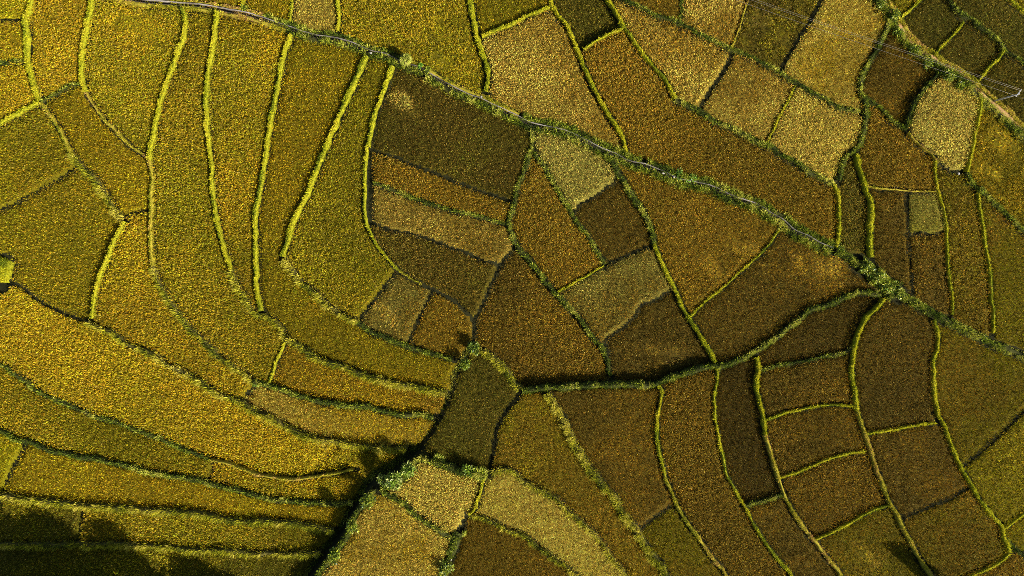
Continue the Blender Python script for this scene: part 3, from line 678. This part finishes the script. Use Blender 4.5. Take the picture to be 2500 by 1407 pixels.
for pts_, w_, sd in (([(1150,850),(1130,876),(1110,915),(1098,968),(1077,1012),(1057,1046),(1036,1077),(1023,1094)], 4.5, 901), ([(1023,1094),(995,1112),(955,1138),(915,1160),(888,1190),(868,1225),(845,1262),(832,1290),(810,1320),(785,1350),(760,1385),(700,1490)], 9, 902)):
    o, geo = ridge('gully_floor', wobble(pts_, 2, sd), w_, .05, TURF_SOIL['G'], sd, base='min'); tag(o, kind='structure')
    turf(o, geo, 'G', sd, dens_k=.6, len_k=1.3)
print('unfilled cells', UNF.sum(), [(int(gx[i]), int(gy[j])) for j, i in np.argwhere(UNF)[::400]])

# ------------------------------------------------------------------ irrigation channel
def strip(name, c, off0, off1, z0, z1, mat, parent=None, thick=True, jit=.02):
    """a bar between two offsets from a curve, from z0 up to z1 over the local ground"""
    nrm = frame_of(c); zb_ = np.convolve(np.pad(zlev(c[:, 0], c[:, 1]), 6, mode='edge'), np.ones(13) / 13, 'valid')
    vs = []
    for o, z in ((off0, z0), (off0, z1), (off1, z1), (off1, z0)):
        q = c + nrm * o; x, y = W(q[:, 0], q[:, 1])
        vs.append(np.stack([x, y, zb_ + z + (N2(q[:, 0], q[:, 1], 12) - .5) * jit], 1))
    V = np.stack(vs, 1).reshape(-1, 3); n = len(c)
    a = np.arange(n - 1) * 4
    F = np.concatenate([np.stack([a + i, a + i + 1, a + 4 + i + 1, a + 4 + i], 1) for i in range(3)] + [np.stack([a + 3, a, a + 4, a + 7], 1)])
    F = np.vstack([F, [[0, 1, 2, 3]], [[4 * n - 1, 4 * n - 2, 4 * n - 3, 4 * n - 4]]])
    return new_mesh(name, V, F.ravel(), 4, mat, parent)

ch = tag(empty('irrigation_channel', (0, 0, 0)), 'narrow concrete irrigation channel winding from top left to right of centre', 'channel')
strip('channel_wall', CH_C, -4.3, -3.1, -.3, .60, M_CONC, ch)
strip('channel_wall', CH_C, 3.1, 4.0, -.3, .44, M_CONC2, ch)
strip('channel_bed', CH_C, -3.2, 3.2, -.3, .03, M_BED, ch)
def berm(c, name, side, inner, outer, hb, style, seed, label, bare=.1, dens_k=1.2, len_k=1.3):
    mid = c + frame_of(c) * (side * (inner + outer) / 2)
    o, geo = ridge(name, mid, (outer - inner) / 2 / 1.15, hb, TURF_SOIL[style], seed)
    tag(o, label, 'bank', 'earth banks beside the channel')
    turf(o, geo, style, seed, bare=bare, dens_k=dens_k, len_k=len_k)
def part_of(c, x0, x1): return c[(c[:, 0] >= x0) & (c[:, 0] <= x1)]
berm(part_of(CH_C, -60, 640), 'channel_bank', -1, 3.2, 13, .4, 'Y', 601, 'yellowish bank above the first stretch of the channel', .3)
berm(part_of(CH_C, 640, 990), 'channel_bank', -1, 3.2, 14, .4, 'G', 602, 'green bank above the channel up to the round bush', .1)
berm(part_of(CH_C, 990, 1270), 'channel_bank', -1, 3.2, 13, .4, 'Y', 603, 'dry bank above the channel just right of the round bush', .5)
berm(part_of(CH_C, 1270, 1570), 'channel_bank', -1, 3.2, 18, .5, 'G', 604, 'green bank above the middle of the channel', .1)
berm(part_of(CH_C, 1570, 2040), 'channel_bank', -1, 3.2, 17, .5, 'G', 605, 'green bank above the last stretch of the channel', .15)
berm(part_of(CH_C, -60, 700), 'channel_bank', 1, 3.0, 14, .25, 'Y', 606, 'dry bank below the first stretch of the channel', .35)
berm(part_of(CH_C, 700, 1040), 'channel_bank', 1, 3.0, 16, .3, 'G', 607, 'weedy bank below the channel up to the round bush', .25)
berm(part_of(CH_C, 1040, 1500), 'channel_bank', 1, 3.0, 18, .3, 'G', 608, 'green bank below the middle of the channel', .15)
berm(part_of(CH_C, 1500, 2040), 'channel_bank', 1, 3.0, 20, .3, 'G', 609, 'broad green bank below the last stretch of the channel', .1)

# ------------------------------------------------------------------ dirt path
o, geo = ridge('dirt_path', PA_C, 5, .32, M_PATH, 610, (-1.3,-1,-.5,0,.5,1,1.3), (-.2,.85,1,.97,1,.85,-.2)); tag(o, kind='structure')
turf(o, geo, 'Y', 610, bare=.42, dens_k=1.1, len_k=.9)
for side, st_, w0, w1, lab, sd in ((1, 'G', 4, 24, 'bushy green verge along the lower side of the dirt path', 611), (-1, 'Y', 4, 15, 'yellow verge along the upper side of the dirt path', 612)):
    mid = PA_C + frame_of(PA_C) * (side * (w0 + w1) / 2)
    o, geo = ridge('path_verge', mid, (w1 - w0) / 2, .4, TURF_SOIL[st_], sd); tag(o, lab, 'verge')
    turf(o, geo, st_, sd, bare=.15, len_k=1.3 if st_ == 'G' else 1)

# ------------------------------------------------------------------ utility pole and wires
def tube(name, pts, rad, mat, parent=None, seg=8):
    pts = np.array(pts, float); rad = np.broadcast_to(np.array(rad, float), (len(pts),))
    d = np.gradient(pts, axis=0); d /= np.linalg.norm(d, axis=1)[:, None]
    up = np.array((0, 0, 1.0)) if abs(d[:, 2]).mean() < .8 else np.array((1.0, 0, 0))
    s = np.cross(d, up); s /= np.linalg.norm(s, axis=1)[:, None]; t = np.cross(s, d)
    an = np.arange(seg) / seg * 2 * np.pi
    V = (pts[:, None] + (s[:, None] * np.cos(an)[None, :, None] + t[:, None] * np.sin(an)[None, :, None]) * rad[:, None, None]).reshape(-1, 3)
    n = len(pts); F = []
    for i in range(n - 1):
        for j in range(seg):
            F.append((i * seg + j, i * seg + (j + 1) % seg, (i + 1) * seg + (j + 1) % seg, (i + 1) * seg + j))
    F += [tuple(range(seg - 1, -1, -1)), tuple((n - 1) * seg + j for j in range(seg))]
    me = bpy.data.meshes.new(name); me.from_pydata(V.tolist(), [], F); me.materials.append(mat)
    for p in me.polygons: p.use_smooth = len(p.vertices) == 4
    o = bpy.data.objects.new(name, me); COL.objects.link(o)
    if parent is not None: o.parent = parent
    return o
PH = 5.2
bx, by = P(2426, 247, .3); tx, ty = P(2487, 230, PH)
pole = tag(empty('utility_pole', (bx, by, 0)), 'slim pale utility pole with a short crossarm beside the dirt path', 'utility pole')
top = np.array((tx - bx, ty - by, PH))
base = np.array((0, 0, .15))
tube('pole_shaft', [base, base * .5 + top * .5, top * 1.02], [.13, .115, .09], M_POLE, pole, 10)
a1 = np.array(P(2481, 236, PH)) - (bx, by); a2 = np.array(P(2494, 219, PH)) - (bx, by)
A1 = np.array((*a1, PH - .12)); A2 = np.array((*a2, PH - .12))
tube('crossarm', [A1, (A1 + A2) / 2, A2], .06, M_STEEL, pole, 6)
tube('brace', [top * .86, A1 * .6 + A2 * .4], .03, M_STEEL, pole, 5)
ins = []
for f_ in (.04, .78, .96):
    p = A1 + (A2 - A1) * f_; tube('insulator', [p, p + (0, 0, .1), p + (0, 0, .22)], [.05, .08, .05], M_STONE, pole, 8); ins.append(p + np.array((bx, by, .24)))
far = [(1180, -222), (1182, -232), (1184, -237)]; east = [(3080, 470), (3084, 452), (3088, 440)]
WL = ['lowest of the wires running up left from the pole crossarm', 'middle wire running up left from the pole crossarm', 'upper wire running up left from the pole crossarm']
EL = ['lower wire leaving the pole toward the right edge', 'middle wire leaving the pole toward the right edge', 'upper wire leaving the pole toward the right edge']
for p, fpt, ept, l1, l2 in zip(ins, far, east, WL, EL):
    for q, lab in ((fpt, l1), (ept, l2)):
        e = np.array((*P(q[0], q[1], PH), PH)); t = np.linspace(0, 1, 24)[:, None]
        pts = p * (1 - t) + e * t; pts[:, 2] -= (4 * t * (1 - t) * .7)[:, 0]
        tag(tube('power_wire', pts, .011, M_WIRE, None, 5), lab, 'wire', 'wires on the utility pole')

# ------------------------------------------------------------------ bushes, weeds and trees
def leaf_cloud(name, centers, radii, n, size, cols, parent, seed, squash=1.0, hang=0.3):
    """leaf faces spread through several lobes; four-cornered leaves"""
    rr = np.random.default_rng(seed)
    centers = np.array(centers, float); radii = np.array(radii, float)
    pr = radii ** 2 / (radii ** 2).sum()
    k = rr.choice(len(centers), n, p=pr)
    d = rr.normal(0, 1, (n, 3)); d /= np.linalg.norm(d, axis=1)[:, None]
    r = radii[k] * rr.uniform(.45, 1.08, n)
    p = centers[k] + d * r[:, None] * np.array((1, 1, squash))
    ax = d + rr.normal(0, .6, (n, 3)); ax[:, 2] -= hang; ax /= np.linalg.norm(ax, axis=1)[:, None]
    sd = np.cross(ax, rr.normal(0, 1, (n, 3))); sd /= np.linalg.norm(sd, axis=1)[:, None]
    L = rr.uniform(.6, 1.3, n)[:, None] * size; wd = L * rr.uniform(.22, .38, n)[:, None]
    V = np.stack([p, p + ax * L * .45 + sd * wd, p + ax * L, p + ax * L * .45 - sd * wd], 1).reshape(-1, 3)
    cols = np.array(cols); col = cols[rr.integers(0, len(cols), n)] * np.clip(rr.normal(1, .25, n), .4, 1.6)[:, None]
    return new_mesh(name, V, np.arange(4 * n), 4, M_LEAF, parent, np.clip(col, .002, .7))

GREENS = [(.08,.13,.012),(.14,.20,.015),(.24,.30,.03),(.05,.09,.012)]
LIMES = [(.40,.42,.03),(.28,.34,.02),(.50,.48,.09),(.18,.24,.02)]
def shrub(name, px, py, rad, hgt, n, size, cols, label, cat, seed, group=None, lev=None):
    z0 = float(zlev(np.array([px]), np.array([py]))[0]) if lev is None else lev
    x, y = P(px, py, z0 + hgt * .6); o = tag(empty(name, (x, y, z0)), label, cat, group)
    rr = np.random.default_rng(seed); cs, rs = [], []
    for i in range(7):
        a = rr.uniform(0, 6.28); q = rr.uniform(0, .62) * rad
        cs.append((math.cos(a) * q, math.sin(a) * q, hgt * rr.uniform(.42, .8))); rs.append(rad * rr.uniform(.38, .6))
    for i in range(4):
        tube('stem', [(rr.uniform(-.06, .06), rr.uniform(-.06, .06), -.1), (cs[i][0] * .5, cs[i][1] * .5, cs[i][2] * .6), cs[i]], [.05, .035, .02], M_BARK, o, 5)
    leaf_cloud('foliage', cs, rs, n, size, cols, o, seed, .8)
    return o
def tuft(name, px, py, rad, hgt, n, cols, label, cat, seed, group=None):
    """a fountain of long arching blades"""
    z0 = float(zlev(np.array([px]), np.array([py]))[0]); x, y = P(px, py, z0 + hgt * .5)
    o = tag(empty(name, (x, y, z0)), label, cat, group)
    rr = np.random.default_rng(seed)
    az = rr.uniform(0, 6.283, n); sp = np.sqrt(rr.random(n)); L = rr.uniform(.7, 1.1, n)
    r0 = np.stack([np.cos(az) * sp * rad * .3, np.sin(az) * sp * rad * .3, np.zeros(n)], 1)
    m_ = r0 + np.stack([np.cos(az) * sp * rad * .55, np.sin(az) * sp * rad * .55, hgt * (1.05 - .3 * sp)], 1) * L[:, None]
    tp = r0 + np.stack([np.cos(az) * sp * rad * 1.05, np.sin(az) * sp * rad * 1.05, hgt * (1.1 - .65 * sp)], 1) * L[:, None]
    sd = np.stack([-np.sin(az), np.cos(az), rr.normal(0, .4, n)], 1); w = rr.uniform(.04, .08, n)[:, None]
    V = np.stack([r0 - sd * w * .5, r0 + sd * w * .5, m_ - sd * w * .6, m_ + sd * w * .6, tp], 1).reshape(-1, 3)
    b = np.arange(n) * 5
    F = np.concatenate([np.stack([b, b + 1, b + 3], 1), np.stack([b, b + 3, b + 2], 1), np.stack([b + 2, b + 3, b + 4], 1)])
    cols = np.array(cols); col = cols[rr.integers(0, len(cols), n)] * np.clip(rr.normal(1, .2, n), .5, 1.5)[:, None]
    bl = new_mesh('blades', V, F.ravel(), 3, M_GRASS, o, np.tile(np.clip(col, .002, .8), (3, 1))); bl['kind'] = 'stuff'
    return o

tuft('round_bush', 990, 146, .85, 2.6, 900, [(.42,.44,.05),(.32,.38,.04),(.48,.46,.10)], 'round yellow-green bush of fine blades overhanging the channel', 'bush', 701)
shrub('small_shrub', 1026, 161, .5, .9, 260, .22, [(.12,.34,.03),(.20,.42,.04),(.30,.44,.04)], 'small vivid green shrub by the channel right of the round bush', 'shrub', 702)
shrub('leafy_shrub', 1160, 846, 1.1, 2.8, 520, .34, GREENS, 'dark green shrub at the top of the gully', 'shrub', 703)
WG = 'weeds at the gully head'
shrub('leafy_weed', 1000, 1148, 1.2, 2.6, 520, .40, [(.11,.19,.015),(.22,.32,.025),(.40,.46,.09)], 'leafy weed on the gully bank touching the small golden plot', 'weed', 704, WG)
shrub('leafy_weed', 958, 1172, 1.4, 3.2, 600, .42, [(.11,.19,.015),(.24,.33,.03),(.44,.48,.12)], 'biggest leafy weed at the gully head, above the big golden plot', 'weed', 705, WG)
shrub('leafy_weed', 932, 1176, 1.0, 2.0, 360, .36, [(.09,.14,.012),(.20,.26,.02),(.40,.44,.12)], 'leafy weed leaning over the dark gully, leftmost of the gully weeds', 'weed', 706, WG)
shrub('leafy_weed', 1140, 1150, 1.1, 2.0, 420, .34, [(.11,.19,.015),(.22,.32,.025),(.34,.40,.05)], 'leafy weed at the upper right of the small golden plot', 'weed', 707, WG)
tuft('grass_clump', 1172, 1158, 1.1, 1.1, 420, LIMES, 'spiky green grass clump beside the short bright lime bund', 'grass clump', 708)
shrub('leafy_weed', 1086, 1385, 1.3, 1.9, 480, .36, LIMES + GREENS, 'weedy bush at the bottom edge right of the big golden plot, casting a shadow', 'bush', 709)
shrub('leafy_weed', 1098, 1348, .8, 1.0, 260, .3, LIMES + GREENS, 'low weed above the weedy bush at the bottom edge', 'weed', 710)
shrub('leafy_weed', 1135, 1302, .6, .8, 180, .26, LIMES, 'small bright weed beside the brown plot at the bottom centre', 'weed', 711)
tuft('grass_clump', 1070, 1122, .9, .9, 300, LIMES, 'grass clump on the top edge of the small golden plot', 'grass clump', 712)
shrub('leafy_weed', 628, 936, .9, .8, 260, .3, [(.10,.24,.03),(.20,.36,.05),(.30,.44,.08)], 'bright green weed at the weedy junction left of centre', 'weed', 713)
for i, (qx, qy, r_, h_, lb) in enumerate([(900, 1220, 1.3, 3.4, 'added shade bush on the bright green bank below the gully head'), (862, 1286, 1.3, 3.6, 'added shade bush on the bright green bank halfway along the gully'), (814, 1356, 1.2, 2.8, 'added shade bush low on the bright green bank near the bottom edge'), (1132, 892, 1.0, 2.2, 'added shade bush on the right rim of the upper gully')]):
    shrub('added_shade_bush', qx, qy, r_, h_, 560, .34, GREENS + LIMES[:2], lb, 'bush', 760 + i, 'bushes added to shade the gully')  # bushes added along the rim to throw clumpy shade into the gully
SG = 'weeds along the broad weedy strip'
for i, (qx, qy, r_, h_, lb) in enumerate([(2118, 655, 1.2, 1.1, 'weed mound at the upper end of the broad weedy strip'), (2146, 680, 1.4, 1.3, 'largest weed mound in the middle of the broad weedy strip'),
        (2170, 700, 1.3, 1.2, 'weed mound near the lower end of the broad weedy strip'), (2198, 716, 1.0, .9, 'weed mound closing the lower end of the broad weedy strip')]):
    shrub('weed_mound', qx, qy, r_, h_, 520, .3, LIMES + [(.10,.20,.03)], lb, 'weed', 720 + i, SG)
for i, (qx, qy, r_, h_, lb) in enumerate([(2178, 40, 1.2, 1.3, 'bright bush at the head of the dirt path'), (2150, 8, 1.1, 1.2, 'bush at the top edge left of the dirt path head'),
        (2192, 76, 1.0, 1.1, 'green bush left of the dirt path below its head'), (2232, 122, .9, .9, 'green bush left of the dirt path, third from its head'),
        (2268, 152, 1.1, 1.1, 'dark green bush right of the dark brown plot corner'), (2318, 186, 1.0, 1.1, 'dark green bush at the top of the golden plot near the pole'),
        (2346, 207, .9, 1.0, 'green bush left of the pole on the path verge')]):
    shrub('verge_bush', qx, qy, r_, h_, 360, .3, GREENS + LIMES[:2], lb, 'bush', 730 + i, 'bushes along the dirt path')
for i, (qx, qy, r_, lb) in enumerate([(1660, 425, .8, 'bright green weed clump over the channel, left of a pair'), (1688, 436, .8, 'bright green weed clump over the channel, right of a pair')]):
    shrub('channel_weed', qx, qy, r_, .8, 260, .26, [(.16,.38,.04),(.26,.46,.06),(.34,.48,.10)], lb, 'weed', 740 + i, 'weeds over the channel')
for i, (qx, qy, lb) in enumerate([(595, 20, 'dark weed beside the stub of lime bund above the channel'), (1042, 172, 'low weed by the channel right of the small vivid shrub'), (2050, 606, 'weed at the far right end of the channel'),
        (2400, 826, 'bright weed clump on the long weedy bank'), (2396, 466, 'weed clump at the top of the upright lime bund nearest the right edge')]):
    shrub('channel_weed', qx, qy, .7, .8, 200, .26, GREENS + LIMES[:2], lb, 'weed', 750 + i, 'scattered weeds on banks')

def tree(name, px, py, hgt, rad, n, cols, label, seed, slim=1.0, group=None, leaf=.38):
    x, y = W(px, py); o = tag(empty(name, (float(x), float(y), -.2)), label, 'tree', group)
    rr = np.random.default_rng(seed)
    tr = tube('trunk', [(0, 0, -.2), (.1, .05, hgt * .3), (.05, -.1, hgt * .62), (.12, .02, hgt * .9)], [.03 * hgt, .024 * hgt, .016 * hgt, .006 * hgt], M_BARK, o, 9)
    cs, rs = [], []
    for i in range(22):
        a = rr.uniform(0, 6.28); h_ = rr.uniform(.30, .96); q = rad * rr.uniform(.15, .75) * (1.15 - .5 * h_)
        c_ = (math.cos(a) * q, math.sin(a) * q, hgt * h_); cs.append(c_); rs.append(rad * rr.uniform(.26, .42))
        if i % 2 == 0: tube('limb', [(.08, 0, hgt * h_ * .62), (c_[0] * .5, c_[1] * .5, hgt * h_ * .85), c_], [.010 * hgt, .007 * hgt, .003 * hgt], M_BARK, o, 6)
    leaf_cloud('crown', cs, rs, n, leaf, cols, o, seed, 1.0 * slim)
    return o
TC = [(.03,.08,.025),(.045,.11,.03),(.06,.13,.05)]
tree('slender_tree', 2306, 1432, 6.2, 1.75, 6000, TC, 'dark slender tree at the bottom edge throwing a long shadow up left', 801, 1.2)
TG = 'trees added below the frame to shade the lower left corner'  # out-of-view trees, added only to darken the lower left corner
for i, (qx, qy, h_, r_, lb) in enumerate([(110, 1525, 17, 4.8, 'added shade tree past the bottom left corner, nearest the left'), (245, 1530, 18, 5.2, 'added shade tree past the bottom left edge, second from left'), (385, 1535, 17, 5.0, 'added shade tree past the bottom left edge, third from left'),
        (520, 1535, 14, 4.4, 'added shade tree past the bottom left edge, fourth from left'), (650, 1545, 9.5, 3.6, 'added shade tree past the bottom left edge, rightmost of its row'), (310, 1640, 24, 6.2, 'tallest added shade tree past the bottom left edge, behind the row'), (170, 1640, 23, 6.2, 'added shade tree past the bottom left corner, behind the row'), (450, 1640, 20, 5.8, 'added shade tree past the bottom left edge, behind the third of the row')]):
    tree('added_shade_tree', qx, qy, h_, r_, 8000, TC, lb, 810 + i, 1.0, TG, .55)

# stones by the channel and the path
rr = random.Random(5)
for i, (qx, qy, s_, lb) in enumerate([(1175, 236, .17, 'pale stone at the foot of the furrowed lime bund by the channel'), (1620, 423, .17, 'white stone on the channel edge right of centre'), (1646, 432, .17, 'white stone at the left of the channel weed pair'), (2342, 424, .17, 'pale stone under the golden plot near the pole'), (905, 129, .17, 'grey stone at the top of the widest lime bund'), (1102, 1362, .17, 'pale stone in the weedy strip at the bottom edge')]):
    x, y = W(qx, qy); z0 = float(zlev(np.array([qx]), np.array([qy]))[0]) + .42
    V = []; F = []
    for a in range(4):
        ph = (-.5 + a / 3) * math.pi * .86
        for b in range(8):
            th = b / 8 * 6.283; r_ = s_ * rr.uniform(.8, 1.15)
            V.append((math.cos(ph) * math.cos(th) * r_ * 1.3, math.cos(ph) * math.sin(th) * r_, math.sin(ph) * r_ * .6 + s_ * .3))
    for a in range(3):
        for b in range(8): F.append((a * 8 + b, a * 8 + (b + 1) % 8, a * 8 + 8 + (b + 1) % 8, a * 8 + 8 + b))
    F += [tuple(range(7, -1, -1)), tuple(range(24, 32))]
    me = bpy.data.meshes.new('stone'); me.from_pydata(V, [], F); me.materials.append(M_STONE)
    o = bpy.data.objects.new('stone', me); COL.objects.link(o); o.location = (float(x), float(y), z0); o.rotation_euler.z = rr.uniform(0, 6)
    tag(o, lb, 'stone')
